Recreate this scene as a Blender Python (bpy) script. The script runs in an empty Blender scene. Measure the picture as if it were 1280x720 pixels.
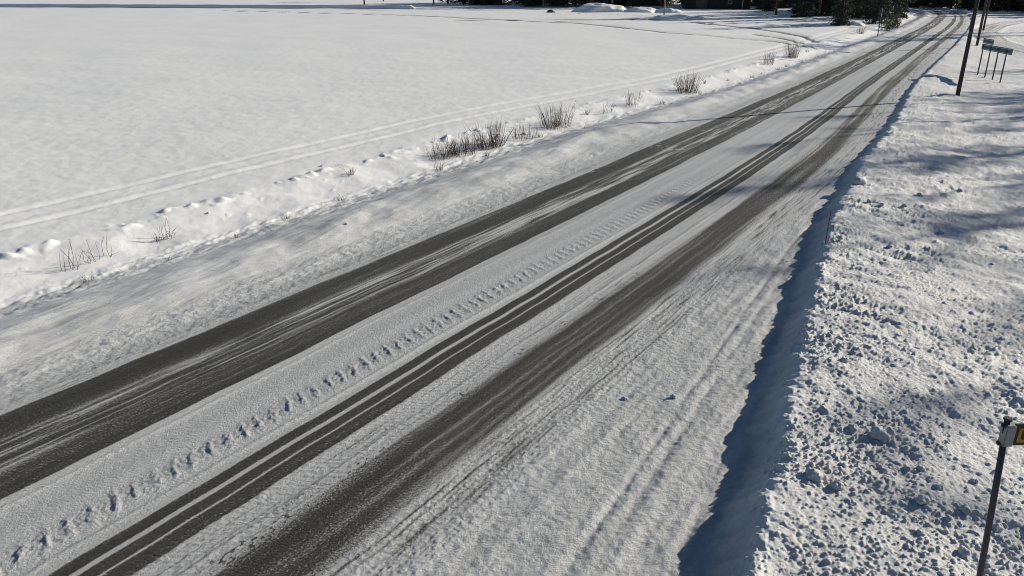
import bpy, bmesh, math, random
import numpy as np
from mathutils import Vector, Matrix
R = math.radians
scn = bpy.context.scene
col = scn.collection

# ---------------------------------------------------------------- camera, sky, sun, exposure
CAM_H = 6.5
cam_d = bpy.data.cameras.new('camera'); cam = bpy.data.objects.new('camera', cam_d); col.objects.link(cam)
cam.location = (0, 0, CAM_H); cam.rotation_euler = (R(90 - 21.9), 0, 0)
cam_d.sensor_width = 36; cam_d.lens = 27.28; cam_d.clip_start = 0.1; cam_d.clip_end = 6000
scn.camera = cam

SUN_AZ, SUN_EL = 65.5, 20.5          # clockwise from +Y, and height
world = bpy.data.worlds.new("World"); scn.world = world; world.use_nodes = True
nt = world.node_tree; nt.nodes.clear()
sky = nt.nodes.new('ShaderNodeTexSky'); sky.sky_type = 'NISHITA'; sky.sun_disc = False
sky.sun_elevation = R(SUN_EL); sky.sun_rotation = R(SUN_AZ)
sky.air_density = 1.0; sky.dust_density = 0.1; sky.ozone_density = 3.0
bg = nt.nodes.new('ShaderNodeBackground'); bg.inputs[1].default_value = 0.05
out = nt.nodes.new('ShaderNodeOutputWorld')
nt.links.new(sky.outputs[0], bg.inputs[0]); nt.links.new(bg.outputs[0], out.inputs[0])
sun_d = bpy.data.lights.new('sun', 'SUN'); sun_d.energy = 5.0; sun_d.angle = R(0.55); sun_d.color = (1.0, 0.92, 0.78)
sun = bpy.data.objects.new('sun', sun_d); col.objects.link(sun)
sd = Vector((math.sin(R(SUN_AZ)) * math.cos(R(SUN_EL)), math.cos(R(SUN_AZ)) * math.cos(R(SUN_EL)), math.sin(R(SUN_EL))))
sun.rotation_euler = sd.to_track_quat('Z', 'Y').to_euler(); sun.location = (30, 10, 40)
vs = scn.view_settings; vs.view_transform = 'Standard'; vs.look = 'None'; vs.gamma = 1.0; vs.use_curve_mapping = False
vs.exposure = 0.43
scn.cycles.pixel_filter_type = 'BLACKMAN_HARRIS'; scn.cycles.filter_width = 0.95
scn.cycles.max_bounces = 5; scn.cycles.diffuse_bounces = 3; scn.cycles.glossy_bounces = 2
scn.cycles.transparent_max_bounces = 4

rng = np.random.default_rng(7); rnd = random.Random(7)

# ---------------------------------------------------------------- noise helpers (numpy)
def hsh(ix, iy, k):
    h = (ix.astype(np.int64) * 374761393 + iy.astype(np.int64) * 668265263 + k * 2147483647) & 0xffffffff
    h = ((h ^ (h >> 13)) * 1274126177) & 0xffffffff
    h = ((h ^ (h >> 15)) * 2246822519) & 0xffffffff
    return ((h ^ (h >> 16)) & 0xffffff) / float(0xffffff)
def gn(x, y, k=0):                       # gradient noise, about -0.7..0.7
    ix = np.floor(x); iy = np.floor(y); fx = x - ix; fy = y - iy
    ux = fx * fx * fx * (fx * (fx * 6 - 15) + 10); uy = fy * fy * fy * (fy * (fy * 6 - 15) + 10)
    def g(a, b):
        an = hsh(ix + a, iy + b, k) * 6.2831853
        return np.cos(an) * (fx - a) + np.sin(an) * (fy - b)
    a = g(0, 0); b = g(1, 0); c = g(0, 1); d = g(1, 1)
    return (a + (b - a) * ux) * (1 - uy) + (c + (d - c) * ux) * uy
def blobs(x, y, cell, prob, k, rmin=.25, rmax=.5):   # scattered rounded lumps, 0..1
    X = x / cell; Y = y / cell; ix = np.floor(X); iy = np.floor(Y); best = np.zeros_like(X)
    for a in (-1, 0, 1):
        for b in (-1, 0, 1):
            cx = ix + a; cy = iy + b
            px = cx + hsh(cx, cy, k); py = cy + hsh(cx, cy, k + 1)
            on = hsh(cx, cy, k + 2) < prob; rr = rmin + (rmax - rmin) * hsh(cx, cy, k + 3)
            an = hsh(cx, cy, k + 4) * 3.14; dx = X - px; dy = Y - py
            e = (np.cos(an) * dx + np.sin(an) * dy) * 1.35; f = -np.sin(an) * dx + np.cos(an) * dy
            d = 1 - (e * e + f * f) / (rr * rr)
            best = np.maximum(best, np.where(on & (d > 0), np.sqrt(np.maximum(d, 0)) * rr * 2, 0))
    return best
def sst(a, b, x):
    t = np.clip((x - a) / (b - a), 0, 1); return t * t * (3 - 2 * t)
def band(w, a, b, e0, e1=None):
    e1 = e0 if e1 is None else e1
    return sst(a - e0, a + e0, w) * (1 - sst(b - e1, b + e1, w))

# ---------------------------------------------------------------- road alignment
A0 = R(33.4); SX, SY = math.sin(A0), math.cos(A0)
CS = [-900, 0, 25, 38, 53, 72, 97, 124, 143, 165, 187]
CT = [-9.1, -9.1, -9.1, -9.33, -9.95, -10.56, -11.43, -12.3, -13.4, -15.1, -19.0]
END = [(199, -24.5), (208, -33), (214, -44), (217, -60), (219, -90), (220, -160), (220, -500)]
def st_of(x, y): return x * SX + y * SY, x * SY - y * SX
def xy_of(s, t): return s * SX + t * SY, s * SY - t * SX
ss = np.concatenate([[-900, -50], np.arange(0, 188, 3.0)])
tt_ = np.interp(ss, CS, CT)
for _ in range(3): tt_[1:-1] = .25 * tt_[:-2] + .5 * tt_[1:-1] + .25 * tt_[2:]
PL = np.array(list(zip(ss, tt_)) + END)
LEN = np.concatenate([[0], np.cumsum(np.hypot(*(PL[1:] - PL[:-1]).T))]) - 900
def road_coords(x, y):
    s, t = st_of(x, y)
    bd = np.full(s.shape, 1e9); S = np.zeros_like(s); W = np.zeros_like(s)
    for i in range(len(PL) - 1):
        a = PL[i]; b = PL[i + 1]; d = b - a; L = math.hypot(*d); d = d / L
        lo = -1e9 if i == 0 else 0; hi = 1e9 if i == len(PL) - 2 else L
        q0 = s - a[0]; q1 = t - a[1]
        al = np.clip(q0 * d[0] + q1 * d[1], lo, hi)
        ex = q0 - al * d[0]; ey = q1 - al * d[1]; dd = ex * ex + ey * ey
        m = dd < bd
        bd = np.where(m, dd, bd); S = np.where(m, LEN[i] + al, S)
        W = np.where(m, np.sign(d[0] * q1 - d[1] * q0) * np.sqrt(dd), W)
    k = np.interp(S, [30, 38, 53, 72, 97, 124, 143, 165, 190], [1, .95, .80, .74, .71, .67, .65, .58, .52])
    k = k + (1 - k) * sst(14, 60, np.abs(W))
    return S, W / k
CREST_S = [-20, 5, 6.8, 9, 12.8, 17.2, 22, 30.2, 45, 58, 90, 120]
CREST_W = [8.6, 7.95, 7.62, 7.38, 6.68, 6.03, 5.25, 4.62, 4.75, 4.8, 5.35, 5.3]
CREST_Z = [.42, .42, .42, .42, .41, .40, .38, .36, .30, .27, .27, .27]
SIDE = [np.array([(95, 137), (80, 128), (68, 115), (59, 102), (52, 88), (47.5, 74), (47, 60), (52, 40), (60, 20)], float),
        np.array([(76, 137), (86, 141), (100, 136), (125, 120)], float)]
TRAILS = [np.array([(-60, 172), (-25, 155), (-11, 143.9), (0, 133), (8, 128), (14, 118), (20, 103.5), (28.4, 90.1), (30, 85), (30.25, 80.6)], float),
          np.array([(-9, 132), (2, 136), (12, 137), (24, 135)], float),
          np.array([(28, 129), (30, 121), (33, 113), (34.5, 104), (34.8, 97), (33.2, 88), (31, 87), (31.2, 96), (30, 101)], float)]
def dist_poly(x, y, P):
    bd = np.full(x.shape, 1e9)
    for a, b in zip(P[:-1], P[1:]):
        d = b - a; L = d @ d; al = np.clip(((x - a[0]) * d[0] + (y - a[1]) * d[1]) / L, 0, 1)
        bd = np.minimum(bd, (x - a[0] - al * d[0]) ** 2 + (y - a[1] - al * d[1]) ** 2)
    return np.sqrt(bd)

def terrain(x, y, detail=True):
    """height, bare asphalt share, dirtiness, grain, road s, road w"""
    x = np.asarray(x, float); y = np.asarray(y, float); r = np.hypot(x, y)
    S, W = road_coords(x, y)
    dr = np.maximum(r * r / CAM_H * .0008, r * .0012) if detail else np.zeros_like(r)
    def oct_(lam, amp, k, sx=1., sy=1.): return amp * gn(x / lam * sx, y / lam * sy, k) * (1 - sst(.5, 2.2, dr / lam))
    wob = .05 * gn(S / 3.1, W * 0 + 3, 11) + .03 * gn(S / .9, W / 2, 12)
    cw = np.interp(S, CREST_S, CREST_W) + .18 * gn(S / 1.3, S * 0, 3) + .14 * gn(S / .4, S * 0 + 9, 4) + .05 * gn(S / .13, W / .4, 40)
    cz = np.interp(S, CREST_S, CREST_Z) * (1 + .22 * gn(S / 2.3, S * 0 + 5, 5) + .16 * gn(S / .5, S * 0 + 2, 6))
    # --- right snow bank
    ins = W - cw
    face = sst(-.62, 0.03, ins)
    back = .30 * sst(.1, 5, ins) + .1 * sst(4, 14, ins)
    zr = face * cz - back * face
    rough = sst(-.1, .35, ins)
    near = 1 - sst(80, 180, r)
    lum = (oct_(2.6, .12, 20) + oct_(1.1, .06, 21) + oct_(.45, .048, 22) + oct_(.2, .027, 23) + oct_(.1, .021, 24) + oct_(.055, .015, 29)) if detail else oct_(2.6, .14, 20)
    zr = zr + rough * lum * (0.35 + .65 * near) * (.75 + .9 * np.clip(gn(x / 2.3, y / 2.3, 135) + .2, 0, 1))
    zr = zr + (face * (1 - rough)) * ((oct_(.5, .07, 25) + oct_(.14, .04, 26) + oct_(.07, .015, 58)) if detail else 0)
    if detail:
        m = (ins > -.7) & (r < 60) & (W < 60)
        xm, ym = x[m], y[m]; amp = np.clip((ins[m] + .55) / .5, .12, 1) * (.45 + 1.5 * np.clip(gn(xm / 1.7, ym / 1.7, 136) + .3, 0, .8))
        crestboost = 1 + .8 * np.exp(-((ins[m] - .35) / .6) ** 2)
        b = .023 * blobs(xm, ym, .085, .42, 50) * crestboost + .04 * blobs(xm, ym, .45, .09, 60, .10, .24) + .019 * blobs(xm, ym, .055, .6, 70)
        # pits
        b -= .03 * np.clip(gn(xm / .3, ym / .2, 80) - .18, 0, 1) * 2
        zr[m] += b * amp
    # --- left verge, ditch and field
    zl = -.02 * sst(-4.4, -7, -0 + W) * 0
    zd = -.42 * (1 - sst(-9.3, -6.9, W + .25 * gn(S / 5, S * 0, 32))) + .25 * (1 - sst(-12.2 , -9.7, W + .35 * gn(S / 1.7, S * 0, 31)))
    bank = band(W, -12.6, -9.6, .5, .3)
    verge = band(W, -9.3, -4.3, .3, .3)
    zl = zd + .13 * band(W + .6 * gn(S / 4, S * 0, 33), -7.0, -5.6, .6) * (1 + gn(S / 1.5, W, 34))
    if detail:
        zl = zl + bank * (oct_(1.9, .09, 35) + oct_(.8, .035, 36) + oct_(.35, .012, 37) + oct_(.15, .006, 54)) + verge * (oct_(.9, .04, 38, 1) + oct_(.3, .014, 39) + .022 * gn(S / 1.6, W / .28, 52) + .02 * gn(S / .7, W / .1, 53) * (1 - sst(15, 40, S))) \
            + band(W, -9.8, -8.3, .25) * (.07 * gn(S / .55, W / .22, 41) + oct_(.13, .022, 42))
        crest = np.exp(-((W + 12.1 + .35 * gn(S / 1.7, S * 0, 31)) / .35) ** 2)
        zl = zl + crest * (.01 + .22 * np.maximum(gn(x / .45, y / .38, 43) + .5 * gn(x / 1.9, y / 1.9, 56) - .1, 0))
        mb = (W < -8.8) & (W > -12.8) & (r < 90)
        zl[mb] += .05 * blobs(x[mb], y[mb], .6, .16, 90, .06, .2)
    fld = 1 - sst(-13.2, -12.2, W)
    rut = lambda c, h=.16: np.exp(-((W - c) / (h + np.clip(S - 25, 0, 90) * .0045)) ** 2)
    zf = -(.035 + np.clip(S - 25, 0, 90) * .0012) * (rut(-16.15, .15) + rut(-14.55, .14)) + .012 * (rut(-16.5, .2) + rut(-14.9, .18)) - .012 * rut(-15.3, .3)
    zf = zf * (1 - sst(110, 150, S))
    tr = np.zeros_like(r); sm = r > 60
    for P in TRAILS: tr[sm] = np.maximum(tr[sm], np.exp(-(dist_poly(x[sm], y[sm], P) / np.clip(r[sm] * r[sm] * .00006, .4, 1.3)) ** 2))
    if detail:
        zf = zf + oct_(9, .10, 44) + oct_(2.2, .035, 45, .6) + oct_(.7, .018, 46) + oct_(.3, .009, 47) + oct_(.14, .005, 55)
        mf = (W < -12.5) & (r < 70)
        zf[mf] += .035 * blobs(x[mf], y[mf], 1.1, .12, 95, .06, .16)
    zf = zf - .12 * tr
    # --- carriageway relief: rumble marks, ridges between tracks
    z = np.zeros_like(r)
    bare = np.zeros_like(r); dirt = np.zeros_like(r)
    wr = W + wob
    onroad = band(W, -5.2, 9, .4) * (1 - face)
    if detail:
        tooth_w = band(W + .12 * gn(S / .25, S * 0, 14), -.20, .20, .12)
        q = S + .45 * W + .07 * gn(S / .5, W / .3, 13)
        ph = np.abs(((q / .30) % 1) - .5) * 2
        tz = tooth_w * sst(.45, .95, ph + .32 * gn(S / .07, W / .11, 113)) * (.016 + .013 * gn(np.floor(q / .3) * .77, W / .16, 15)) * (1 - sst(24, 44, S))
        tz += tooth_w * oct_(.07, .016, 114) * (1 - sst(14, 30, S))
        z += tz
        edge = np.exp(-((wr - .42) / .05) ** 2) + .8 * np.exp(-((wr + 1.12) / .04) ** 2) + .9 * np.exp(-((wr - 1.93) / .035) ** 2) + .6 * np.exp(-((wr - 1.5) / .05) ** 2) \
            + .8 * np.exp(-((wr + 3.85) / .07) ** 2)
        z += .018 * edge * (1 - sst(25, 45, S))
        ch = band(wr, 3.3, 4.2, .1)
        z += ch * (oct_(.11, .012, 16) + oct_(.06, .010, 17) + .014 * gn(S / 1.2, wr / .07, 18)) * (1 - sst(15, 35, S))
        lay = band(W, 4.0, 8.5, .3) * (1 - face)
        z += lay * (oct_(.35, .022, 19) + oct_(.1, .013, 27) + .025 * gn(S / 1.3, W / .16, 57) + oct_(1.4, .03, 28))
        z += band(W, -1.3, .5, .1) * (oct_(.12, .006, 29)) + band(W, 1.35, 2.15, .05) * (.0025 * np.sin((S - .7 * W) * 52 + 4 * gn(S * 2, W * 3, 131)) * (1 - sst(9, 13, S)) + oct_(.09, .010, 30))
        z += band(W, -5.2, -3.7, .15) * (oct_(.2, .02, 48) + oct_(.09, .012, 49))
        # faint wheel lines in the lay-by
        for (wa, wb, hh) in ((5.75, 4.6, .02), (6.0, 4.85, .014), (6.9, 5.3, .012)):
            wl = np.interp(S, [5, 20], [wa, wb]); z -= lay * hh * np.exp(-((W - wl) / .06) ** 2)
    # --- where asphalt shows through
    far = sst(30, 60, S)
    st1 = gn(S / 5, wr / .10, 101); st2 = gn(S / 1.6, wr / .05, 102); st3 = gn(S / 14, wr / .3, 103)
    L1 = band(wr, -3.62, -2.75, .07, .25) * (.88 + .30 * st1 + .2 * st3) * (1 - .12 * sst(18, 45, S))
    MID = band(wr, -2.9, -1.9, .2) * (.60 + .55 * st2 + .45 * st1 + .30 * st3)
    L2 = band(wr, -2.05, -1.33, .18, .05) * (.86 + .3 * st1 + .2 * st3) * (1 - .15 * sst(18, 45, S))
    L3 = band(wr, -1.16, -1.08, .03) * .30 * (1 - sst(14, 22, S))
    R1 = np.maximum.reduce([band(wr, .62, .84, .03), .95 * band(wr, .93, 1.13, .03), band(wr, 1.17, 1.47, .03, .05)])
    R1 = R1 + (band(wr, .62, 1.45, .05) - R1) * (.25 + .35 * far)
    R1 = R1 * (.94 + .25 * st1 + .15 * st3) * (1 - .08 * sst(22, 50, S))
    GAP = band(wr, 1.5, 2.15, .06) * (.30 + .45 * st2) * (1 - .4 * far)
    R2 = band(wr, 2.15, 3.3, .26, .28) * (.80 + .35 * st1 + .3 * st3) * (1 - .15 * sst(18, 45, S))
    OUT = band(wr, 3.2, 4.1, .2) * (.36 + .55 * gn(S / 1.1, wr / .06, 130) + .25 * st1)
    EDG = band(wr, -4.1, -3.62, .12, .04) * (.30 + .5 * st2)
    CLP = band(wr, 2.0, 2.3, .1) * sst(.0, .3, gn(S / .09, W / .05, 133)) * .75 * (1 - sst(14, 26, S)) * sst(-.2, .2, gn(S / .8, W, 137))
    CLP = np.maximum(CLP, band(wr, 3.8, 4.15, .15) * sst(.12, .4, gn(S / .12, W / .06, 134)) * .7 * (1 - sst(14, 26, S)) * sst(-.1, .3, gn(S / 1.1, W, 138)))
    LAY = band(W, 4.1, 9, .3) * (.07 + .18 * gn(S / 2.5, W / .5, 104)) * (1 - face)
    CEN = band(wr, -1.3, .55, .05) * (.07 + .12 * st1 + .1 * st3) + far * band(wr, -1.3, .6, .05) * (.12 + .3 * st1)
    bare = np.maximum.reduce([L1, MID, L2, L3, R1, GAP, R2, OUT, EDG, LAY, CEN, CLP])
    # cross scuffs of snow drawn over the left tracks
    if detail:
        sc = np.abs(gn((S - 1.0 * W) / .55, (W + .5 * S) / 9, 105)); scm = band(wr, -3.8, -1.2, .1) * sst(15, 19, S) * (1 - sst(40, 60, S)) * sst(.05, .3, gn(S / 2.6, W / 3, 106))
        bare = bare * (1 - .5 * scm * (1 - sst(.0, .05, sc)))
    dirt = band(W, -4.6, 9.5, .5) * (1 - .55 * face) * (.86 + .35 * st3) * (1 - .45 * sst(60, 110, S))
    dirt = np.maximum(dirt, verge * (.58 + .5 * gn(S / 3, W / .8, 107)))
    dirt = np.maximum(dirt, rough * .20 * near)
    dirt = np.maximum(dirt, face * .25 * (1 - sst(40, 90, r)))
    for P, wd in zip(SIDE, (1.7, 1.0)):
        d = np.full(r.shape, 99.); m = (r > 25) & (W > 3); d[m] = dist_poly(x[m], y[m], P)
        g = (1 - sst(wd * .75, wd * 1.25, d)); bare = np.maximum(bare, g * (.45 + .5 * gn(d * 2.2, x * .08, 110)))
        zr = zr * (1 - g) + .05 * g
    bare = np.maximum(bare, .85 * tr * (W < -9))
    # yard and drive in front of the farm buildings
    if True:
        for q, P in enumerate(([(16, 134), (25, 130), (36, 124), (47, 116.5), (50, 112)], [(10, 158), (30, 145), (42, 138), (53, 129)])):
            yd = dist_poly(x, y, np.array(P, float))
            bare = np.maximum(bare, (W < -12) * (1 - sst(1.6, 2.6, yd)) * (.34 + .75 * gn(x * .9, y * .6, 120 + q)))
    left = 1 - sst(-4.6, -3.9, W)
    Z = z * onroad + left * (zl * (1 - fld) + (zf - .14) * fld) + zr
    # far background: the snow rises very gently past the farm
    grain = np.clip(.25 + .75 * rough * near + .6 * onroad + .35 * verge, 0, 1) * (1 - .3 * fld)
    return Z, np.clip(bare, 0, 1), np.clip(dirt, 0, 1), grain, S, W
def ground_z(x, y):
    return float(terrain(np.array([x]), np.array([y]), True)[0][0])

# ---------------------------------------------------------------- material helpers
def new_mat(name):
    m = bpy.data.materials.new(name); m.use_nodes = True; n = m.node_tree; n.nodes.clear()
    o = n.nodes.new('ShaderNodeOutputMaterial'); b = n.nodes.new('ShaderNodeBsdfPrincipled')
    n.links.new(b.outputs[0], o.inputs[0]); return m, n, b
def simple(name, c, rough=.8, var=.25, scale=6., metallic=0., c2=None, bump=0.):
    m, n, b = new_mat(name)
    tc = n.nodes.new('ShaderNodeTexCoord'); nz = n.nodes.new('ShaderNodeTexNoise'); nz.inputs['Scale'].default_value = scale; nz.inputs['Detail'].default_value = 5
    n.links.new(tc.outputs['Object'], nz.inputs['Vector'])
    mx = n.nodes.new('ShaderNodeMix'); mx.data_type = 'RGBA'
    c2 = c2 or tuple(v * (1 - var * 1.6) for v in c)
    mx.inputs[6].default_value = (*c, 1); mx.inputs[7].default_value = (*c2, 1)
    mr = n.nodes.new('ShaderNodeMapRange'); mr.inputs[1].default_value = .35; mr.inputs[2].default_value = .65
    n.links.new(nz.outputs[0], mr.inputs[0]); n.links.new(mr.outputs[0], mx.inputs[0]); n.links.new(mx.outputs[2], b.inputs['Base Color'])
    b.inputs['Roughness'].default_value = rough; b.inputs['Metallic'].default_value = metallic
    if bump:
        bp = n.nodes.new('ShaderNodeBump'); bp.inputs['Strength'].default_value = bump; bp.inputs['Distance'].default_value = .02
        n.links.new(nz.outputs[0], bp.inputs['Height']); n.links.new(bp.outputs[0], b.inputs['Normal'])
    return m

def ground_material():
    m, n, b = new_mat('snow_and_asphalt'); L = n.links.new
    def node(t, **k):
        q = n.nodes.new(t)
        for a, v in k.items(): setattr(q, a, v)
        return q
    def attr(nm): q = node('ShaderNodeAttribute'); q.attribute_name = nm; return q
    def noise(vec, scale, det=4, rough=.6):
        q = node('ShaderNodeTexNoise'); q.inputs['Scale'].default_value = scale; q.inputs['Detail'].default_value = det; q.inputs['Roughness'].default_value = rough
        L(vec, q.inputs['Vector']); return q.outputs[0]
    def math_(op, a, b_=None, c=None, clamp=False):
        q = node('ShaderNodeMath', operation=op); q.use_clamp = clamp
        for i, v in enumerate((a, b_, c)):
            if v is None: continue
            if isinstance(v, (int, float)): q.inputs[i].default_value = v
            else: L(v, q.inputs[i])
        return q.outputs[0]
    def mix(f, c1, c2):
        q = node('ShaderNodeMix', data_type='RGBA')
        for i, v in ((0, f), (6, c1), (7, c2)):
            if isinstance(v, tuple): q.inputs[i].default_value = (*v, 1)
            elif isinstance(v, (int, float)): q.inputs[i].default_value = v
            else: L(v, q.inputs[i])
        return q.outputs[2]
    bare = attr('bare').outputs['Fac']; dirt = attr('dirt').outputs['Fac']; grain = attr('grain').outputs['Fac']
    st = attr('st').outputs['Vector']; pos = node('ShaderNodeNewGeometry').outputs['Position']
    mp = node('ShaderNodeMapping'); mp.inputs['Scale'].default_value = (.5, 8.5, 1); L(st, mp.inputs['Vector'])
    streak = noise(mp.outputs[0], 5.0, 6, .7)
    speck = noise(pos, 42, 3, .75)
    mid = noise(pos, 9, 5, .7)
    big = noise(pos, .7, 4, .6)
    n0 = math_('ADD', math_('MULTIPLY', math_('SUBTRACT', speck, .5), 1.6), math_('MULTIPLY', math_('SUBTRACT', streak, .5), 1.1))
    n0 = math_('ADD', n0, math_('MULTIPLY', math_('SUBTRACT', mid, .5), .7))
    gate = math_('MULTIPLY', bare, 14, clamp=True)
    f = math_('ADD', math_('MULTIPLY', math_('SUBTRACT', math_('ADD', bare, math_('MULTIPLY', n0, .75)), .46), 3.8), .5, clamp=True)
    f = math_('MULTIPLY', math_('MULTIPLY', f, gate), .96)
    # snow dust and salt caught in the asphalt: grains near, a grey film far away
    thr = math_('ADD', math_('MULTIPLY', bare, .22), .385)
    grit = noise(pos, 30, 4, .85)
    dst = math_('MULTIPLY', math_('SUBTRACT', math_('ADD', math_('MULTIPLY', grit, .75), math_('MULTIPLY', streak, .30)), thr), 11, clamp=True)
    f = math_('MULTIPLY', f, math_('SUBTRACT', 1, math_('MULTIPLY', dst, .85)))
    # asphalt with pale aggregate and salt
    agg = noise(pos, 48, 3, .8); aggf = math_('MULTIPLY', math_('SUBTRACT', agg, .575), 8, clamp=True)
    asph = mix(math_('MULTIPLY', big, .8, clamp=True), (.012, .012, .0115), (.030, .025, .017))
    asph = mix(math_('MULTIPLY', aggf, .6), asph, (.24, .225, .19))
    snow = mix(math_('MULTIPLY', math_('SUBTRACT', mid, .3), 1.4, clamp=True), (.73, .74, .755), (.83, .82, .80))
    snowd = mix(math_('MULTIPLY', math_('SUBTRACT', mid, .3), 1.8, clamp=True), (.33, .345, .37), (.49, .49, .485))
    # loose grit in trodden snow
    crumb = math_('MULTIPLY', math_('SUBTRACT', speck, .60), 7, clamp=True)
    snowd = mix(math_('MULTIPLY', crumb, .35), snowd, (.22, .21, .19))
    sn = mix(dirt, snow, snowd)
    L(mix(f, sn, asph), b.inputs['Base Color'])
    ro = node('ShaderNodeMapRange'); ro.inputs[3].default_value = .62; ro.inputs[4].default_value = .72; L(f, ro.inputs[0]); L(ro.outputs[0], b.inputs['Roughness'])
    b.inputs['Specular IOR Level'].default_value = .2
    fine = noise(pos, 22, 5, .75)
    h = math_('ADD', math_('MULTIPLY', fine, .05), math_('MULTIPLY', speck, .012))
    h = math_('MULTIPLY', h, math_('ADD', math_('MULTIPLY', grain, 1.0), .05))
    h = math_('SUBTRACT', h, math_('MULTIPLY', f, .006))
    bp = node('ShaderNodeBump'); bp.inputs['Strength'].default_value = .8; bp.inputs['Distance'].default_value = 1.0
    L(h, bp.inputs['Height']); L(bp.outputs[0], b.inputs['Normal'])
    return m
M_ground = ground_material()

# ---------------------------------------------------------------- the ground: one sheet, cut where road, banks and field meet
az = np.concatenate([np.arange(-180, -40, 2.0), np.arange(-40, 40.01, .07), np.arange(42, 180, 2.0)])
dep = np.concatenate([np.arange(84, 46, -2.0), np.arange(46, .9, -.045), np.arange(.9, .2, -.05), [.15, .1]])
rad = CAM_H / np.tan(np.radians(dep))
NA, NR = len(az), len(rad)
AZ, RAD = np.meshgrid(np.radians(az), rad, indexing='ij')
GX = (np.sin(AZ) * RAD).ravel(); GY = (np.cos(AZ) * RAD).ravel()
Z, BARE, DIRT, GRAIN, SS, WW = terrain(GX, GY)
fadeo = 1 - sst(400, 800, np.hypot(GX, GY)); Z = Z * fadeo
ii = np.arange(NA); jj = np.arange(NR - 1)
I, J = np.meshgrid(ii, jj, indexing='ij')
I2 = (I + 1) % NA
quads = np.stack([I * NR + J, I * NR + J + 1, I2 * NR + J + 1, I2 * NR + J], -1).reshape(-1, 4)
wc = WW[quads].mean(1); sc_ = SS[quads].mean(1)
foot = np.interp(sc_, CREST_S, CREST_W) - .55
region = np.where(wc < -9.4, 0, np.where(wc < -4.0, 1, np.where(wc < foot, 2, 3)))
def sheet(name, q, mat, label=None):
    used = np.unique(q); remap = np.full(len(GX), -1, np.int64); remap[used] = np.arange(len(used))
    q = remap[q]; me = bpy.data.meshes.new(name)
    me.vertices.add(len(used)); me.loops.add(q.size); me.polygons.add(len(q))
    co = np.stack([GX[used], GY[used], Z[used]], 1).astype(np.float32)
    me.vertices.foreach_set('co', co.ravel())
    me.loops.foreach_set('vertex_index', q.ravel().astype(np.int32))
    me.polygons.foreach_set('loop_start', (np.arange(len(q)) * 4).astype(np.int32))
    me.polygons.foreach_set('use_smooth', np.ones(len(q), bool))
    me.update(calc_edges=True)
    for nm, arr in (('bare', BARE), ('dirt', DIRT), ('grain', GRAIN)):
        a = me.attributes.new(nm, 'FLOAT', 'POINT'); a.data.foreach_set('value', arr[used].astype(np.float32))
    a = me.attributes.new('st', 'FLOAT_VECTOR', 'POINT')
    a.data.foreach_set('vector', np.stack([SS[used], WW[used], SS[used] * 0], 1).astype(np.float32).ravel())
    me.materials.append(mat)
    o = bpy.data.objects.new(name, me); col.objects.link(o); o['kind'] = 'structure'
    return o
# inner cap under the camera
for k, nm in enumerate(('snow_field', 'snowy_verge', 'road', 'roadside_snow')):
    sheet(nm, quads[region == k], M_ground)

# ---------------------------------------------------------------- object helpers
def put(name, verts, faces, mat, parent=None, smooth=False, link=True):
    me = bpy.data.meshes.new(name); me.from_pydata([tuple(v) for v in verts], [], [tuple(f) for f in faces])
    me.materials.append(mat)
    if smooth: me.polygons.foreach_set('use_smooth', [True] * len(me.polygons))
    me.update()
    o = bpy.data.objects.new(name, me); col.objects.link(o)
    if parent: o.parent = parent
    return o
def empty(name, loc, rz=0.):
    o = bpy.data.objects.new(name, None); col.objects.link(o); o.location = loc; o.rotation_euler = (0, 0, rz); o.empty_display_size = .3; return o
def tag(o, label=None, cat=None, group=None, kind=None):
    if label: o['label'] = label
    if cat: o['category'] = cat
    if group: o['group'] = group
    if kind: o['kind'] = kind
    return o
def copy_tree(o, parent=None):
    c = o.copy(); col.objects.link(c); c.parent = parent
    for ch in list(o.children): copy_tree(ch, c)
    return c
class MB:
    def __init__(s): s.v = []; s.f = []
    def box(s, cx, cy, cz, sx, sy, sz, rz=0., bev=0.):
        bm = bmesh.new(); bmesh.ops.create_cube(bm, size=1); bmesh.ops.scale(bm, vec=(sx, sy, sz), verts=bm.verts)
        if bev: bmesh.ops.bevel(bm, geom=bm.edges[:], offset=bev, segments=2, affect='EDGES')
        mt = Matrix.Translation((cx, cy, cz)) @ Matrix.Rotation(rz, 4, 'Z')
        b = len(s.v); s.v += [tuple(mt @ v.co) for v in bm.verts]; bm.verts.index_update(); s.f += [[b + v.index for v in f.verts] for f in bm.faces]; bm.free(); return s
    def tube(s, pts, rs, n=8, caps=True):
        pts = [Vector(p) for p in pts]; b0 = len(s.v)
        for i, p in enumerate(pts):
            d = (pts[min(i + 1, len(pts) - 1)] - pts[max(i - 1, 0)]).normalized()
            a = d.orthogonal().normalized() if abs(d.z) < .9 else Vector((1, 0, 0)).cross(d).normalized()
            c = d.cross(a)
            for k in range(n):
                an = 2 * math.pi * k / n; s.v.append(tuple(p + (a * math.cos(an) + c * math.sin(an)) * rs[i]))
        for i in range(len(pts) - 1):
            for k in range(n):
                s.f.append([b0 + i * n + k, b0 + i * n + (k + 1) % n, b0 + (i + 1) * n + (k + 1) % n, b0 + (i + 1) * n + k])
        if caps: s.f.append([b0 + k for k in range(n)][::-1]); s.f.append([b0 + (len(pts) - 1) * n + k for k in range(n)])
        return s
    def tri(s, a, b, c):
        i = len(s.v); s.v += [tuple(a), tuple(b), tuple(c)]; s.f.append([i, i + 1, i + 2])
    def build(s, name, mat, parent=None, smooth=False): return put(name, s.v, s.f, mat, parent, smooth)

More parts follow.
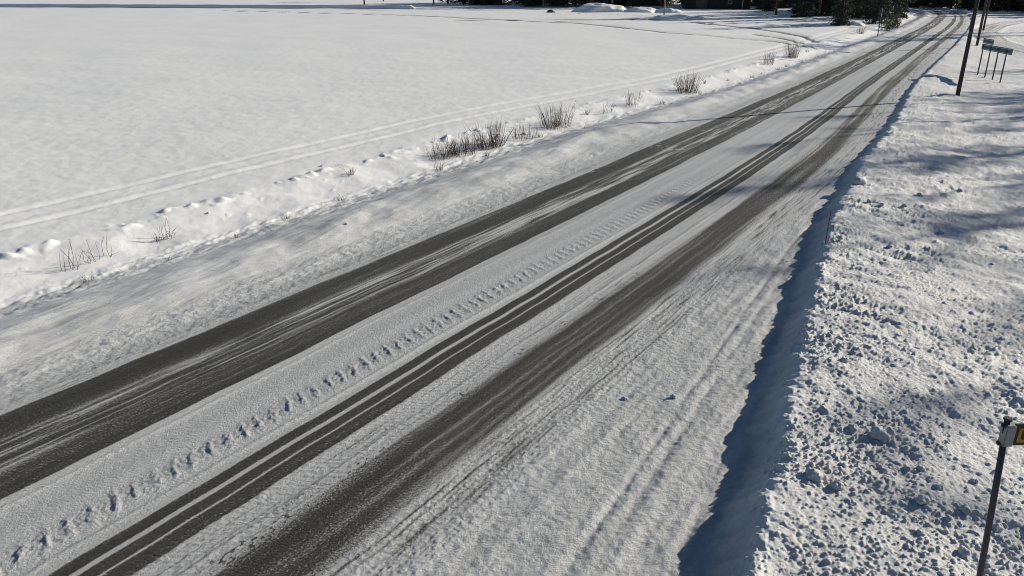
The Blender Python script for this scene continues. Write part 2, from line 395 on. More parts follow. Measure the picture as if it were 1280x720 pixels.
M_wood = simple('weathered_pole_wood', (.055, .048, .045), .85, .3, 3, bump=.4)
M_steel = simple('galvanised_steel', (.30, .31, .32), .5, .15, 8, .7)
M_dksteel = simple('weathered_sign_back', (.07, .075, .08), .6, .2, 6)
M_dkpost = simple('dark_painted_post', (.035, .03, .045), .5, .2, 10)
M_blue = simple('blue_sign_face', (.015, .065, .10), .5, .1, 4)
M_white = simple('white_sign_border', (.62, .65, .66), .4, .08, 4)
M_yellow = simple('yellow_sign_face', (.42, .23, .015), .4, .12, 9)
M_black = simple('black_sign_print', (.015, .014, .014), .5, .1, 8)
M_bark = simple('conifer_bark', (.085, .06, .045), .9, .4, 5, bump=.6)
M_bark2 = simple('pine_upper_bark', (.20, .10, .05), .9, .4, 5, bump=.6)
M_birch = simple('birch_bark', (.42, .41, .38), .8, .2, 3, c2=(.10, .09, .08))
M_need = simple('spruce_needles', (.040, .062, .038), .8, .35, 1.2)
M_needp = simple('pine_needles', (.060, .082, .045), .8, .35, 1.2)
M_twig = simple('willow_twigs', (.17, .11, .065), .85, .35, 4)
M_grass = simple('dry_grass', (.13, .105, .07), .9, .35, 5)
M_clod = simple('hard_snow_shade_grey', (.50, .52, .55), .8, .15, 5, bump=.5)  # clod snow tinted grey: shade of the lumps' dark faces put into the colour
M_snow = simple('mound_snow', (.80, .81, .83), .7, .06, 2.5, bump=.5)
M_wall = simple('dark_board_wall', (.035, .032, .03), .85, .3, 2)
M_barn = simple('grey_barn_boards', (.11, .09, .08), .85, .3, 2)
M_roof = simple('sheet_roof', (.12, .13, .14), .6, .2, 2)
M_glass = simple('window_glass', (.03, .035, .04), .1, .1, 3)
M_red = simple('red_brown_stake', (.22, .06, .03), .6, .2, 8)
M_rock = simple('boulder_rock', (.10, .095, .09), .9, .3, 4, bump=.5)
M_shrub = simple('shrub_leaf', (.075, .085, .04), .85, .4, 2)

# ---------------------------------------------------------------- trees
def needle_tris(mb, base, tip, n, size, rg, flat=.35):
    base = np.array(base); tip = np.array(tip); d = tip - base; L = np.linalg.norm(d); d /= L
    for _ in range(n):
        u = rg.uniform(.12, 1.0); c = base + d * L * u + rg.normal(0, size * .45, 3) * np.array([1, 1, flat])
        a = rg.normal(0, 1, 3); a[2] *= .5; a += d * .8; a /= np.linalg.norm(a)
        b_ = np.cross(a, rg.normal(0, 1, 3)); b_ /= np.linalg.norm(b_)
        s = size * rg.uniform(.6, 1.3)
        mb.tri(c - a * s * .6, c + a * s * .6 + np.array([0, 0, -.25 * s]), c + b_ * s * .38)
def make_spruce(name, h, rad_, seed, first=.25, dens=1.0):
    rg = np.random.default_rng(seed); root = empty(name, (0, 0, 0))
    tr = MB(); tr.tube([(0, 0, -.3), (0, 0, h * .3), (.05, .03, h * .7), (0, 0, h)], [h * .014 + .03, h * .011 + .02, h * .006 + .01, .01], 8)
    z = first
    cr = MB()
    while z < h * .97:
        f = z / h; rr = rad_ * (1 - f) ** .85 * (.75 + .4 * rg.random()) * min(1, .75 + f * 2)
        nb = int(rg.integers(5, 9))
        a0 = rg.random() * 6.28
        for k in range(nb):
            if rg.random() < .12: continue
            a = a0 + k * 6.283 / nb + rg.normal(0, .2); r_ = rr * rg.uniform(.65, 1.15)
            tipz = z - r_ * rg.uniform(.18, .45) + (f > .7) * r_ * .5
            b = (0, 0, z); t = (math.cos(a) * r_, math.sin(a) * r_, max(tipz, .1))
            tr.tube([b, t], [.03, .008], 3, False)
            needle_tris(cr, b, t, int((7 + 13 * r_) * dens), .24 + .05 * r_, rg)
        z += h * .026 + .12 * rg.random()
    tr.build('trunk', M_bark, root); cr.build('crown', M_need, root); return root
def make_pine(name, h, seed, first=.45, rad_=2.2, dens=1.):
    rg = np.random.default_rng(seed); root = empty(name, (0, 0, 0))
    tr = MB(); lean = rg.normal(0, .25, 2)
    P = lambda f: np.array([lean[0] * f * f * 1.5, lean[1] * f * f * 1.5, h * f])
    tr.tube([P(0) - (0, 0, .3)] + [P(f) for f in (.1, .35, .6, .85, 1)], [h * .014 + .05, h * .0125 + .03, h * .0105 + .02, h * .008 + .01, h * .004, .01], 8)
    cr = MB()
    for _ in range(5):                      # dead stubs below the crown
        f = rg.uniform(.12, first); a = rg.random() * 6.28; b = P(f); tr.tube([b, b + np.array([math.cos(a), math.sin(a), rg.uniform(-.3, .3)]) * rg.uniform(.4, 1.4)], [.03, .006], 3, False)
    nb = int(26 + h)
    for i in range(nb):
        f = first + (1 - first) * (i / nb) ** .9 * .97; a = i * 2.4 + rg.normal(0, .3)
        prof = math.sin(math.pi * min(1, max(.12, (f - first) / (1 - first) * .85 + .15))) ** .6
        L = rad_ * prof * rg.uniform(.6, 1.2); b = P(f); t = b + np.array([math.cos(a) * L, math.sin(a) * L, L * rg.uniform(-.1, .45)])
        tr.tube([b, t], [.045, .012], 4, False)
        for q in range(3):
            c = b + (t - b) * rg.uniform(.4, 1) + rg.normal(0, .3, 3)
            needle_tris(cr, c - (t - b) * .18, c + (t - b) * .22 + np.array([0, 0, .15]), int((26 + 12 * L) * dens), .27, rg, .6)
    tr.build('trunk', M_bark2 if first > .4 else M_bark, root); cr.build('crown', M_needp, root); return root
def branchy(tr, p, d, L, r, depth, rg, up=.25):
    p = np.array(p, float); d = np.array(d, float); d /= np.linalg.norm(d)
    pts = [p]; n = 4; dd = d.copy()
    for i in range(n):
        dd = dd + rg.normal(0, .13, 3); dd[2] += up * .12; dd /= np.linalg.norm(dd); pts.append(pts[-1] + dd * L / n)
    tr.tube(pts, [r * (1 - .2 * i) for i in range(n + 1)], 5 if depth > 1 else 3, False)
    if depth > 0:
        for i in range(1, n + 1):
            for _ in range(2 if depth > 1 else 3):
                a = rg.normal(0, 1, 3); a -= a @ dd * dd; a /= np.linalg.norm(a)
                branchy(tr, pts[i], dd * .75 + a * .8, L * rg.uniform(.3, .55), r * .42, depth - 1, rg, up)
def make_birch(name, h, seed, stems=1, mat=None, r0=None):
    rg = np.random.default_rng(seed); root = empty(name, (0, 0, 0))
    tk = MB(); br = MB()
    for s_ in range(stems):
        ang = rg.random() * 6.28; off = np.array([math.cos(ang), math.sin(ang), 0]) * .25 * (stems > 1); hh = h * rg.uniform(.75, 1)
        le = off * rg.uniform(1.5, 4); pts = [off + le * f * f + (0, 0, hh * f - .2) for f in (0, .2, .4, .6, .8, 1)]
        r = r0 or h * .012
        tk.tube(pts, [r, r * .85, r * .7, r * .5, r * .3, .01], 7)
        for i in range(16):
            f = rg.uniform(.18, .95); b = off + le * f * f + np.array([0, 0, hh * f - .2]); a = rg.random() * 6.28
            branchy(br, b, (math.cos(a), math.sin(a), .7), h * .24 * (1.15 - f), r * .34, 2 if h > 15 else 1, rg, .4)
    tk.build('trunk', mat or M_birch, root); br.build('crown', M_twig, root); return root

spr = [make_spruce('spruce_tree', 13, 2.9, 21), make_spruce('spruce_tree', 10, 2.5, 22, .3), make_spruce('spruce_tree', 15.5, 3.2, 23, .9)]
pin = [make_pine('pine_tree', 13, 31, .42), make_pine('pine_tree', 15, 32, .5, 2.6), make_pine('pine_tree', 9, 33, .14, 2.1)]
tall = [make_pine('pine_tree', 22, 51, .5, 1.7, .26), make_pine('pine_tree', 25, 52, .6, 1.9, .28), make_birch('birch_tree', 20, 53, 1), make_birch('birch_tree', 23, 54, 1)]
bir = [make_birch('birch_tree', 8.5, 41, 2), make_birch('birch_tree', 11, 42, 1)]
used = set()
def plant(proto, x, y, sc, label, cat, group=None, rz=None):
    o = proto if proto.name not in used else copy_tree(proto)
    used.add(proto.name)
    o.location = (x, y, ground_z(x, y) - .05); o.rotation_euler = (0, 0, rnd.random() * 6.28 if rz is None else rz); o.scale = (sc,) * 3
    return tag(o, label, cat, group)

# dense wood closing the view behind the bend, upper right
front = [(60, 196), (68, 190), (76, 189), (84, 187.5), (92, 181), (96, 172), (99, 163), (103, 156), (109, 151), (117, 146), (126, 140), (136, 132), (148, 124)]
G = 'conifers of the dark wood behind the bend'
n = 0
for row in range(5):
    for i in range(len(front) - 1):
        for u in ((.0, .34, .67) if row < 2 else (.15, .65)):
            x = front[i][0] + (front[i + 1][0] - front[i][0]) * u; y = front[i][1] + (front[i + 1][1] - front[i][1]) * u
            x += row * 3.4 + rnd.uniform(-1.3, 1.3) + 1; y += row * 4.6 + rnd.uniform(-1.6, 1.6) + 2
            k = rnd.random()
            p = spr[0] if k < .36 else spr[1] if k < .62 else spr[2] if k < .8 else pin[2] if k < .92 else pin[1]
            plant(p, x, y, rnd.uniform(.85, 1.2), 'dark conifer in the dense wood behind the road bend', 'tree', G); n += 1
# ridge of snow along the far left edge of the field
P = [(-300, 168), (-118, 190), (-60, 184), (-28, 181), (-21, 179)]; vs_, fs_ = [], []; K = 160
for i in range(K + 1):
    u = i / K * (len(P) - 1); a_ = min(int(u), len(P) - 2); u -= a_
    x = P[a_][0] * (1 - u) + P[a_ + 1][0] * u; y = P[a_][1] * (1 - u) + P[a_ + 1][1] * u
    hh = (.62 + .04 * math.sin(i * .9) * math.sin(i * .23)) * min(1, (K - i) / 6 + .05)
    for (oy, oz) in ((-.55, -.1), (-.3, hh * .75), (.1, hh), (1.2, hh * .9), (4.5, -.1)): vs_.append((x, y + oy, oz))
for i in range(K):
    for j in range(4): q = i * 5 + j; fs_.append([q, q + 5, q + 6, q + 1])
put('far_snow_ridge', vs_, fs_, M_snow, None, True)['kind'] = 'structure'
# farm wood along the far side of the field, upper left
G2 = 'trees along the far edge of the field'
for i in range(150):
    px = rnd.uniform(0, 1) ** .9; x = -38 + 100 * px; y = 206 - 33 * px + rnd.uniform(0, 34)
    if 36 < x < 54 and y < 189: continue
    k = rnd.random()
    if px < .2:
        if k < .84: continue
        p = pin[0]
    elif y > 214 - 33 * px: p = rnd.choice([spr[0], spr[2], spr[1], pin[2]])
    else: p = spr[2] if k < .3 else pin[0] if k < .55 else spr[0] if k < .7 else bir[1] if k < .84 else pin[2]
    plant(p, x, y, rnd.uniform(.85, 1.2), 'tree in the shaded row along the far edge of the field', 'tree', G2)
# trees left of the bend
for (x, y, p, sc, lab) in (
    (47.6, 118.5, spr[1], .95, 'narrow bluish spruce with a snow heap at its foot, left of the bend'),
    (56.0, 124.5, spr[0], 1.05, 'thick dark spruce standing by itself left of the road bend'),
    (60.5, 129.0, pin[2], 1.1, 'bushy low pine close to the left side of the bend'),
    (54.0, 133.0, bir[1], .9, 'slender bare birch among the conifers left of the bend'),
    (66.5, 141.5, spr[1], 1.0, 'small spruce nearest the road where it bends left'),
    (62.0, 143.0, spr[0], .95, 'spruce half hidden behind the bushy pine left of the bend')):
    plant(p, x, y, sc, lab, 'tree')
for i in range(22):
    x = rnd.uniform(50, 72); y = 140 + (x - 50) * .75 + rnd.uniform(2, 26)
    plant(rnd.choice([spr[0], spr[2], pin[2], spr[1]]), x, y, rnd.uniform(.8, 1.1), 'conifer in the clump behind the inside of the bend', 'tree', 'conifers inside the bend')
plant(bir[0], 25.9, 138.2, 1.25, 'bare twin stemmed birch on a small snow mound in the field', 'tree')
for (x, y) in ((58, 140), (64, 149), (56, 149), (60.5, 136), (68, 155)):
    plant(spr[0], x, y, rnd.uniform(.9, 1.2), 'conifer in the clump behind the inside of the bend', 'tree', 'conifers inside the bend')
for (x, y) in ((48.3, 150.5), (54.5, 146)):
    plant(pin[0], x, y, 1, 'tall pine with a bare trunk beside the open shelter', 'tree', 'tall pines beside the shelter')
# roadside pines beyond the right edge of the picture; they throw the long soft shadows
for (x, y, k, sc) in ((52, 51, 2, 1), (60, 46, 3, 1), (54, 40, 2, 1), (49, 33, 2, .85), (58, 33, 3, 1), (44, 24, 3, .95), (54, 20, 2, 1.05), (66, 40, 2, 1),
                      (70, 57, 3, 1), (71, 66, 0, .9), (40, 14, 2, .95), (79, 78, 0, .9), (60, 60, 2, .75), (38, 6, 3, 1), (66, 51, 3, .95),
                      (64, 26, 2, 1.1), (80, 72, 2, 1), (45, 38, 2, .8), (56, 53, 3, .7), (49, 12, 2, .95), (62, 38, 3, .95), (53, 34.5, 3, 1.0), (68, 46, 2, 1.1),
                      (73, 62, 2, 1.1), (58, 58, 2, 1.0), (75, 50, 3, 1.1), (50, 44, 3, .9), (64, 54, 2, 1.0), (86, 108, 0, 1.1), (91, 111, 1, 1.0), (88, 113, 0, 1.0),
                      (57, 47, 0, 1), (63, 50, 3, 1), (50, 37, 3, 1), (47, 29, 2, 1), (59, 41, 3, 1.05), (69, 52, 2, 1.1), (74, 66, 3, 1), (46, 20, 3, 1), (43, 10, 2, 1), (55, 30, 2, 1.1), (66, 61, 3, 1)):
    plant(tall[k], x, y, sc, 'tall roadside birch right of the road' if k > 1 else 'tall roadside pine right of the road', 'tree', 'roadside trees on the right')

# ---------------------------------------------------------------- willow scrub and grass in the ditch
def make_bush(name, n, h, spread, seed, mat, twist=.35):
    rg = np.random.default_rng(seed); mb = MB()
    for _ in range(n):
        a = rg.random() * 6.28; q = rg.random() ** .6 * spread; b = np.array([math.cos(a) * q, math.sin(a) * q * .55, -.08])
        d = np.array([math.cos(a) * q * twist + rg.normal(0, .2), math.sin(a) * q * twist + rg.normal(0, .16), 1.0]); hh = h * rg.uniform(.25, 1.05)
        m1 = b + d * hh * .5 + rg.normal(0, .03, 3); t = b + d * hh + rg.normal(0, .05, 3)
        r = rg.uniform(.005, .010)
        mb.tube([b, m1, t], [r, r * .75, .0025], 3, False)
        if rg.random() < .6:
            u = m1 + (t - m1) * rg.uniform(0, .5); mb.tube([u, u + d * hh * .3 + rg.normal(0, .07, 3)], [r * .6, .002], 3, False)
    return mb.build(name, mat)
bush_specs = [
    (555, 197, 90, .85, .75, 'low sparse willow clump at the left end of the big ditch thicket'),
    (580, 192, 120, .95, .85, 'middle willow clump of the big thicket in the ditch'),
    (615, 183, 170, 1.2, .8, 'dense tall willow clump at the right end of the big ditch thicket'),
    (655, 172, 60, .7, .8, 'small thin willow shrub between the two larger ditch thickets'),
    (695, 158, 150, 1.2, 1.05, 'wide willow clump with pale upright stems above the ditch'),
    (790, 132, 40, 1.0, .55, 'few loose willow stems halfway between two thickets'),
    (760, 141, 14, .8, .5, 'very sparse willow shrub of a few bent stems'),
    (858, 115, 170, 1.35, 1.0, 'round dense willow bush standing alone by the ditch'),
    (960, 80, 60, 1.2, .9, 'low dark willow shrub left of the far ditch thicket'),
    (990, 72, 120, 1.5, .8, 'dark dense willow bush farthest along the ditch'),
    (95, 335, 12, .8, .35, 'tallest thin stems at the near left end of the ditch'),
    (125, 325, 9, .8, .3, 'few bent stems beside the tallest thin stems near left'),
    (200, 300, 12, .5, .2, 'short dark tuft of stems low in the near ditch'),
    (213, 297, 10, .55, .15, 'small pair of stems just right of the short dark tuft'),
    (1075, 42, 70, 1.4, .8, 'reddish brown shrub beside the verge before the bend')]
def ray_ground(px, py):                # ground point under a direction measured on the photograph
    f = 970.; p = R(21.9); vx = (px - 640) / f; vy = -(py - 360) / f
    d = Vector((vx, math.cos(p) + vy * math.sin(p), -math.sin(p) + vy * math.cos(p)))
    z = 0.
    for _ in range(6):
        t = (CAM_H - z) / -d.z; x, y = d.x * t, d.y * t
        z = float(terrain(np.array([x]), np.array([y]), False)[0][0])
    return x, y
for i, (px, py, n_, h, sp, lab) in enumerate(bush_specs):
    x, y = ray_ground(px, py)
    o = make_bush('willow_bush', n_, h, sp, 200 + i, M_twig); o.location = (x, y, ground_z(x, y)); o.rotation_euler.z = -A0 + 1.57
    tag(o, lab, 'bush', 'willow scrub along the ditch')
tufts = [make_bush('grass_tuft', 20, .36, .18, 300 + k, M_grass, 1.2) for k in range(3)]
k = 0
for i in range(26):
    s = 9 + 75 * (i / 26) ** 1.15 + rnd.uniform(-.5, .5); w = -9.35 + rnd.uniform(-.35, .5) - (rnd.random() < .25) * 1.6
    t = np.interp(s, CS, CT) + w * np.interp(s, [30, 38, 53, 72, 97], [1, .95, .80, .74, .71]); x, y = xy_of(s, t)
    o = tufts[k % 3] if k < 3 else copy_tree(tufts[k % 3]); k += 1
    o.location = (x, y, ground_z(x, y)); o.scale = (rnd.uniform(.5, 1.3),) * 3; o.rotation_euler.z = rnd.random() * 6
    tag(o, 'small tuft of dry brown grass poking through snow in the ditch', 'grass tuft', 'grass tufts in the ditch')
# green-brown hedge-like shrubs by the left verge before the bend
for i, (x, y) in enumerate(((51, 111), (54.0, 116.5), (56.5, 121))):
    rg = np.random.default_rng(400 + i); mb = MB()
    for _ in range(60):
        a = rg.random() * 6.28; q = rg.random() * 1.5
        b = np.array([math.cos(a) * q * .6, math.sin(a) * q * .6, -.1]); t = b + np.array([math.cos(a) * .5, math.sin(a) * .5, rg.uniform(.9, 1.9)])
        mb.tube([b, t], [.02, .006], 3, False); needle_tris(mb, b, t, 9, .16, rg, 1)
    o = mb.build('roadside_shrub', M_shrub); o.location = (x, y, ground_z(x, y))
    tag(o, ['nearest green brown shrub on the left verge before the bend', 'middle green brown shrub on the left verge before the bend', 'farthest green brown shrub on the left verge before the bend'][i], 'shrub', 'shrubs on the left verge')

# ---------------------------------------------------------------- snow mounds, boulder, clods
def lump(name, sx, sy, sz, seed, mat, sub=4, rough=.25, bottom=-.3, smooth=True):
    bm = bmesh.new(); bmesh.ops.create_icosphere(bm, subdivisions=sub, radius=1)
    co = np.array([v.co[:] for v in bm.verts])
    nse = rough * gn(co[:, 0] * 1.6 + seed, co[:, 1] * 1.6 + co[:, 2] * 1.1, seed) * 1.4 + rough * .6 * gn(co[:, 0] * 4 + seed, co[:, 1] * 4 - co[:, 2] * 3, seed + 1)
    co = co * (1 + nse)[:, None]; co[:, 2] = np.maximum(co[:, 2], bottom); co *= (sx, sy, sz)
    fs = [[v.index for v in f.verts] for f in bm.faces]; bm.free()
    return put(name, co, fs, mat, None, smooth)
for i, (x, y, sx, sy, sz, lab) in enumerate((
    (17.5, 165, 5.0, 2.5, 1.7, 'big shaded snow heap among the trees at the far field edge'),
    (25.5, 163, 3.4, 2, 1.0, 'lower snow heap just right of the big shaded heap'),
    (30.5, 161, 2.4, 1.5, .9, 'sunlit pointed snow heap right of the shaded heaps'),
    (26.5, 136.8, 3.6, 1.6, .75, 'snow mound at the foot of the lone twin birch'),
    (30.5, 135.5, 1.7, 1.1, .6, 'small snow hump right of the lone birch'),
    (50.2, 119.5, 1.3, .9, .6, 'small snow heap at the foot of the narrow spruce'))):
    o = lump('snow_mound', sx, sy, sz, 500 + i * 7, M_snow, 4); o.location = (x, y, ground_z(x, y) - .1); tag(o, lab, 'snow heap', 'snow heaps beyond the field')
bx_ = lump('boulder', .8, .6, .5, 601, M_rock, 3); bx_.location = (7.6, 161.5, ground_z(7.6, 161.5)); tag(bx_, 'small dark snow capped boulder on the far field edge', 'boulder')
clod0 = [lump('snow_clod', .5, .42, .36, 620 + k, M_clod, 3, .55, -.6) for k in range(4)]
def clod(px, py, size, k, lab=None, grp='snow clods on the bank'):
    x, y = ray_ground(px, py)
    o = clod0[k % 4] if k < 4 else copy_tree(clod0[k % 4])
    o.location = (x, y, ground_z(x, y) + size * .1); o.scale = (size,) * 3; o.rotation_euler = (rnd.uniform(-.3, .3), rnd.uniform(-.3, .3), rnd.random() * 6)
    tag(o, lab or 'lump of hard snow lying on the ploughed bank', 'snow clod', grp)
named = [(1098, 545, .26, 'largest grey snow clod, round, on the bank above the layby'), (1016, 597, .24, 'wide flat snow clod near the crest, lower right'),
         (1072, 229, .42, 'dark snow clod alone on the crest near the thin stake'), (1066, 536, .14, 'small clod just left of the largest round one')]
kk = 0
for px, py, sz, lab in named: clod(px, py, sz, kk, lab, None); kk += 1
pos_ = [(1183, 555), (1174, 612), (1136, 625), (1152, 630), (1206, 638), (1218, 602), (1186, 649), (1046, 610), (1133, 586), (1150, 587), (1150, 670), (1088, 655), (1245, 660),
        (1205, 690), (1100, 260), (1150, 243), (1086, 252), (1130, 258), (1102, 257), (1112, 309), (1175, 290), (1050, 300), (1215, 440), (1055, 450), (1180, 380), (1110, 400), (1240, 330), (1200, 240)]
for (px, py) in pos_: clod(px, py, rnd.uniform(.08, .17), kk); kk += 1
for (px, py) in ((402, 208), (433, 281), (260, 268), (780, 498), (842, 497), (480, 196), (655, 238 - 70)):
    clod(px, py, rnd.uniform(.08, .16), kk, 'loose snow lump lying on the road side snow', 'loose snow lumps by the road'); kk += 1

# ---------------------------------------------------------------- poles, stake, signs
def make_pole(x, y, h, r, lab, lean=(0, 0)):
    z = ground_z(x, y); root = empty('utility_pole', (x, y, z)); mb = MB()
    mb.tube([(0, 0, -.3), (lean[0] * .5, lean[1] * .5, h * .5), (lean[0], lean[1], h)], [r, r * .86, r * .7], 14); mb.build('shaft', M_wood, root, True)
    c = MB(); c.tube([(lean[0], lean[1], h - .02), (lean[0], lean[1], h + .12)], [r * .78, r * .1], 14); c.build('cap', M_steel, root)
    tag(root, lab, 'pole', 'wooden poles on the right of the road')
def rg_xy(px, py): return ray_ground(px, py)
x, y = rg_xy(1197, 119); make_pole(x, y, 10, .12, 'nearest dark wooden pole standing on the right bank')
x, y = rg_xy(1221, 57); make_pole(x, y, 10, .13, 'second wooden pole, behind the blue direction sign')
x, y = rg_xy(1229, 38); make_pole(x, y, 10, .12, 'farthest thin wooden pole right of the road')
# thin snow stake on the crest
x, y = rg_xy(1032, 303); z = ground_z(x, y); mb = MB(); mb.tube([(0, 0, -.15), (.0, .0, .35), (.01, 0, .84)], [.012, .011, .010], 8)
o = mb.build('snow_stake', M_red); o.location = (x, y, z); tag(o, 'thin reddish stake stuck in the crest of the snow bank', 'stake')
# direction sign on four legs
a = Vector((*rg_xy(1222, 93), 0)); b = Vector((*rg_xy(1250, 103), 0)); d = (b - a); L = d.length; dn = d.normalized()
root = empty('direction_sign', (a.x, a.y, ground_z(a.x, a.y)), math.atan2(dn.y, dn.x))
for i in range(4):
    mb = MB(); mb.tube([(L * i / 3, 0, -.3), (L * i / 3, 0, 2.05)], [.045, .045], 10); mb.build('leg', M_dkpost, root, True)
def panel(x0, x1, z0, z1):
    p = MB().box((x0 + x1) / 2, 0, (z0 + z1) / 2, x1 - x0, .03, z1 - z0, 0, .008).build('sign_panel', M_blue, root)
    fr = MB(); t = .022
    for s_ in (-1, 1):
        yy = s_ * .018
        fr.box((x0 + x1) / 2, yy, z1 - .06, x1 - x0 - .1, .005, t); fr.box((x0 + x1) / 2, yy, z0 + .06, x1 - x0 - .1, .005, t)
        fr.box(x0 + .06, yy, (z0 + z1) / 2, t, .005, z1 - z0 - .18); fr.box(x1 - .06, yy, (z0 + z1) / 2, t, .005, z1 - z0 - .18)
    fr.build('border', M_white, p)
panel(-.25, L + .75, 1.70, 2.08); panel(-.25, L * .33 + .2, 2.11, 2.45)
tag(root, 'blue direction sign of two stacked boards on four legs', 'road sign')
# bus stop sign, lower right corner
zb = ground_z(4.67, 6.04)
root = empty('bus_stop_sign', (4.67, 6.04, zb)); top = Vector((-.14, .09, 2.74 - zb))
mb = MB(); mb.tube([(.02, -.01, -.4), tuple(top * .5), tuple(top)], [.029, .029, .029], 14); mb.build('post', M_dkpost, root, True)
mb = MB(); mb.tube([tuple(top), tuple(top + Vector((0, 0, .02)))], [.04, .034], 14); mb.build('post_cap', M_black, root)
br = MB(); br.box(top.x + .025, top.y - .01, top.z - .15, .09, .095, .22, 0, .008); bro = br.build('bracket', M_steel, root)
cl = MB()
for dz in (-.055, -.245): cl.tube([(top.x - .0, top.y, top.z + dz), (top.x + .0, top.y, top.z + dz - .018)], [.043, .043], 14)
cl.build('clamp', M_black, bro)
pn = MB().box(top.x + .33, top.y - .012, top.z - .15, .52, .03, .225, 0, .006).build('sign_panel', M_black, root)
yf = MB().box(top.x + .33, top.y - .030, top.z - .15, .44, .006, .15, 0, .002).build('yellow_field', M_yellow, pn)
# black bus emblem on the yellow field
bs = MB(); ex = top.x + .33; ez = top.z - .15; ey = top.y - .035
bs.box(ex - .04, ey, ez + .012, .30, .004, .085, 0, .0015); bs.box(ex + .135, ey, ez - .002, .05, .004, .055, 0, .0015); bs.box(ex - .04, ey, ez - .036, .28, .004, .012)
for wx in (-.12, .05):
    bs.tube([(ex + wx, ey - .004, ez - .046), (ex + wx, ey + .003, ez - .046)], [.02, .02], 16)
bs.build('bus_emblem', M_black, yf)
wn = MB()
for q in range(4): wn.box(ex - .145 + q * .06, ey - .0035, ez + .028, .042, .004, .03)
wn.build('emblem_windows', M_yellow, yf)
tag(root, 'bus stop sign on a dark leaning post, yellow panel with black frame', 'bus stop sign')
# sign seen from behind on the left verge
x, y = rg_xy(1097, 45); root = empty('verge_road_sign', (x, y, ground_z(x, y)), A0 * -1)
mb = MB(); mb.tube([(0, 0, -.3), (0, 0, 3.0)], [.05, .05], 10); mb.build('post', M_dkpost, root, True)
mb = MB(); mb.tube([(0, .06, 2.6), (0, .075, 2.6)], [.32, .32], 24); mb.build('round_plate', M_dksteel, root)
mb = MB().box(0, .066, 2.0, .55, .015, .3, 0, .004); mb.build('lower_plate', M_dksteel, root)
tag(root, 'round road sign seen on its post on the left verge', 'road sign')
# small yellow marker post beyond the bend
x, y = rg_xy(1197, 14.5); root = empty('yellow_marker', (x, y, ground_z(x, y)), -A0)
mb = MB(); mb.tube([(0, 0, -.2), (0, 0, 2.4)], [.05, .05], 8); mb.build('post', M_dkpost, root)
mb = MB().box(0, -.06, 1.95, .5, .03, .8, 0, .01); mb.build('yellow_plate', M_yellow, root)
tag(root, 'small upright yellow marker in front of the dark wood', 'road sign')

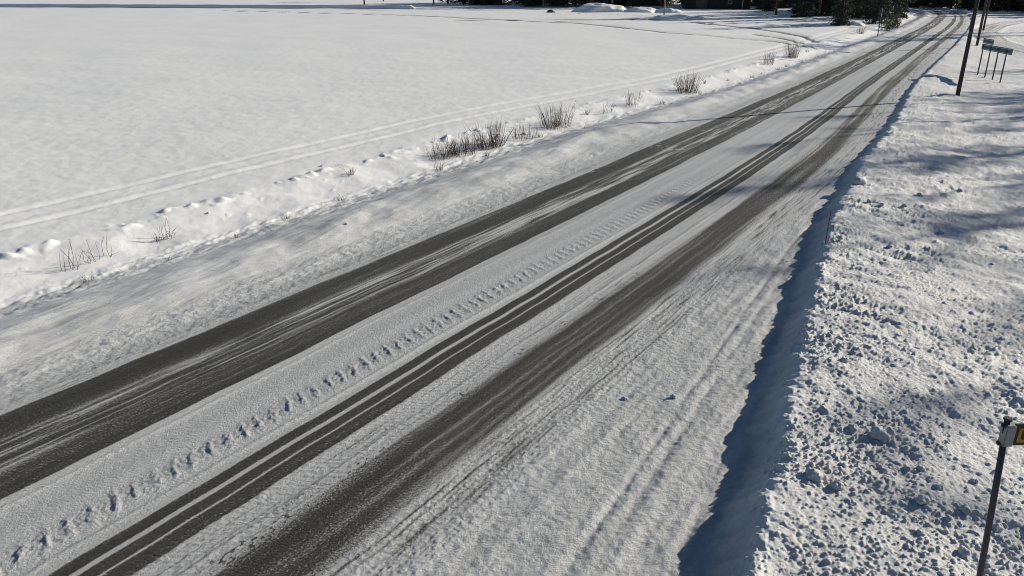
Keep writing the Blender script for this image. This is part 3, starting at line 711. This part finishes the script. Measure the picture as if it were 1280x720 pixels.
# ---------------------------------------------------------------- farm buildings beyond the field
def building(name, x, y, rz, wx, wy, eave, ridge, wall, lab, cat, windows=(), doors=(), pipes=()):
    root = empty(name, (x, y, ground_z(x, y) - .05), rz); T = .18
    w = MB(); hx, hy = wx / 2, wy / 2
    b = len(w.v); w.v += [(-hx, -hy, 0), (hx, -hy, 0), (hx, hy, 0), (-hx, hy, 0), (-hx, -hy, eave), (hx, -hy, eave), (hx, hy, eave), (-hx, hy, eave), (-hx, 0, ridge), (hx, 0, ridge)]
    w.f += [[0, 1, 5, 4], [1, 2, 6, 9, 5], [2, 3, 7, 6], [3, 0, 4, 8, 7], [3, 2, 1, 0]]
    nb = int(wx / .22)
    for i in range(nb): w.box(-hx + (i + .5) * wx / nb, -hy - .012, eave / 2, .03, .024, eave - .05)       # cover battens
    w.build('wall', wall, root)
    r = MB(); ov = .5
    sl = (ridge - eave) / hy; e = eave - sl * ov
    for s_ in (-1, 1):
        q = len(r.v); yo = s_ * (hy + ov)
        r.v += [(-hx - ov, yo, e + .02), (hx + ov, yo, e + .02), (hx + ov, 0, ridge + .02), (-hx - ov, 0, ridge + .02), (-hx - ov, yo, e + .14), (hx + ov, yo, e + .14), (hx + ov, 0, ridge + .14), (-hx - ov, 0, ridge + .14)]
        r.f += [[q, q + 1, q + 2, q + 3], [q + 4, q + 7, q + 6, q + 5], [q, q + 4, q + 5, q + 1], [q + 1, q + 5, q + 6, q + 2], [q + 3, q + 2, q + 6, q + 7], [q, q + 3, q + 7, q + 4]]
    ro = r.build('roof', M_roof, root)
    sn = MB(); nx = 26
    for s_ in (-1, 1):
        q = len(sn.v)
        for i in range(nx + 1):
            for (fy, zz) in ((1.02, .10), (1.0, .36), (.5, .42), (0, .40)):
                yy = s_ * fy * (hy + ov); base = ridge - sl * abs(yy)
                sn.v.append((-hx - ov + .05 + i * (wx + 2 * ov - .1) / nx, yy, base + .05 + zz + rnd.uniform(-.03, .03)))
        for i in range(nx):
            for j in range(3):
                f = [q + i * 4 + j, q + i * 4 + j + 1, q + (i + 1) * 4 + j + 1, q + (i + 1) * 4 + j]
                sn.f.append(f if s_ > 0 else f[::-1])
    sn.build('roof_snow', M_snow, ro, True)
    for (cx, cz, ww, hh) in windows:
        fr = MB(); t = .07
        for sx_ in (-1, 1): fr.box(cx + sx_ * ww / 2, -hy - .04, cz, t, .05, hh + t)
        for sz_ in (-1, 1): fr.box(cx, -hy - .043, cz + sz_ * hh / 2, ww, .05, t)
        f = fr.build('window', M_white, root); MB().box(cx, -hy - .03, cz, ww - .05, .02, hh - .05).build('pane', M_glass, f)
    for (cx, ww, hh) in doors:
        MB().box(cx, -hy - .05, hh / 2 + .02, ww, .06, hh, 0, .01).build('door', M_barn, root)
    for cx in pipes:
        mb = MB(); mb.tube([(cx, -hy - .08, .1), (cx, -hy - .08, eave)], [.07, .07], 8); mb.build('downpipe', M_white, root)
    return tag(root, lab, cat)
building('farm_shed', 45.0, 182.5, -.10, 13.8, 7, 2.75, 5.2, M_wall, 'long dark shed with snow on its low eaves beyond the field', 'shed', doors=((-3.5, 2.4, 2.1),), windows=((2.5, 1.4, .8, .6),), pipes=(5.2,))
# open lean-to shelter
x, y = rg_xy(1014, 18.5); root = empty('open_shelter', (x, y, ground_z(x, y)), -.15)
for (lx, ly, lh) in ((-1.35, -.9, 2.0), (1.35, -.9, 2.0), (-1.35, .9, 1.7), (1.35, .9, 1.7)):
    MB().box(lx, ly, lh / 2 - .1, .13, .13, lh + .2, 0, .01).build('post', M_barn, root)
mb = MB().box(0, 0, 1.98, 3.1, 2.3, .08, 0, .01); ro = mb.build('roof', M_barn, root)
MB().box(0, -.02, 2.13, 3.2, 2.4, .22, 0, .07).build('roof_snow', M_snow, ro, True)
MB().box(0, .96, .85, 2.56, .04, 1.6).build('back_wall', M_wall, root)
tag(root, 'small open shelter with snow on its flat roof, before dark trees', 'shelter')
o = lump('snow_mound', .75, .7, .9, 571, M_snow, 4); o.location = (x - .9, y - 1.4, ground_z(x, y) - .05); tag(o, 'rounded snow heap in front of the open shelter', 'snow heap')
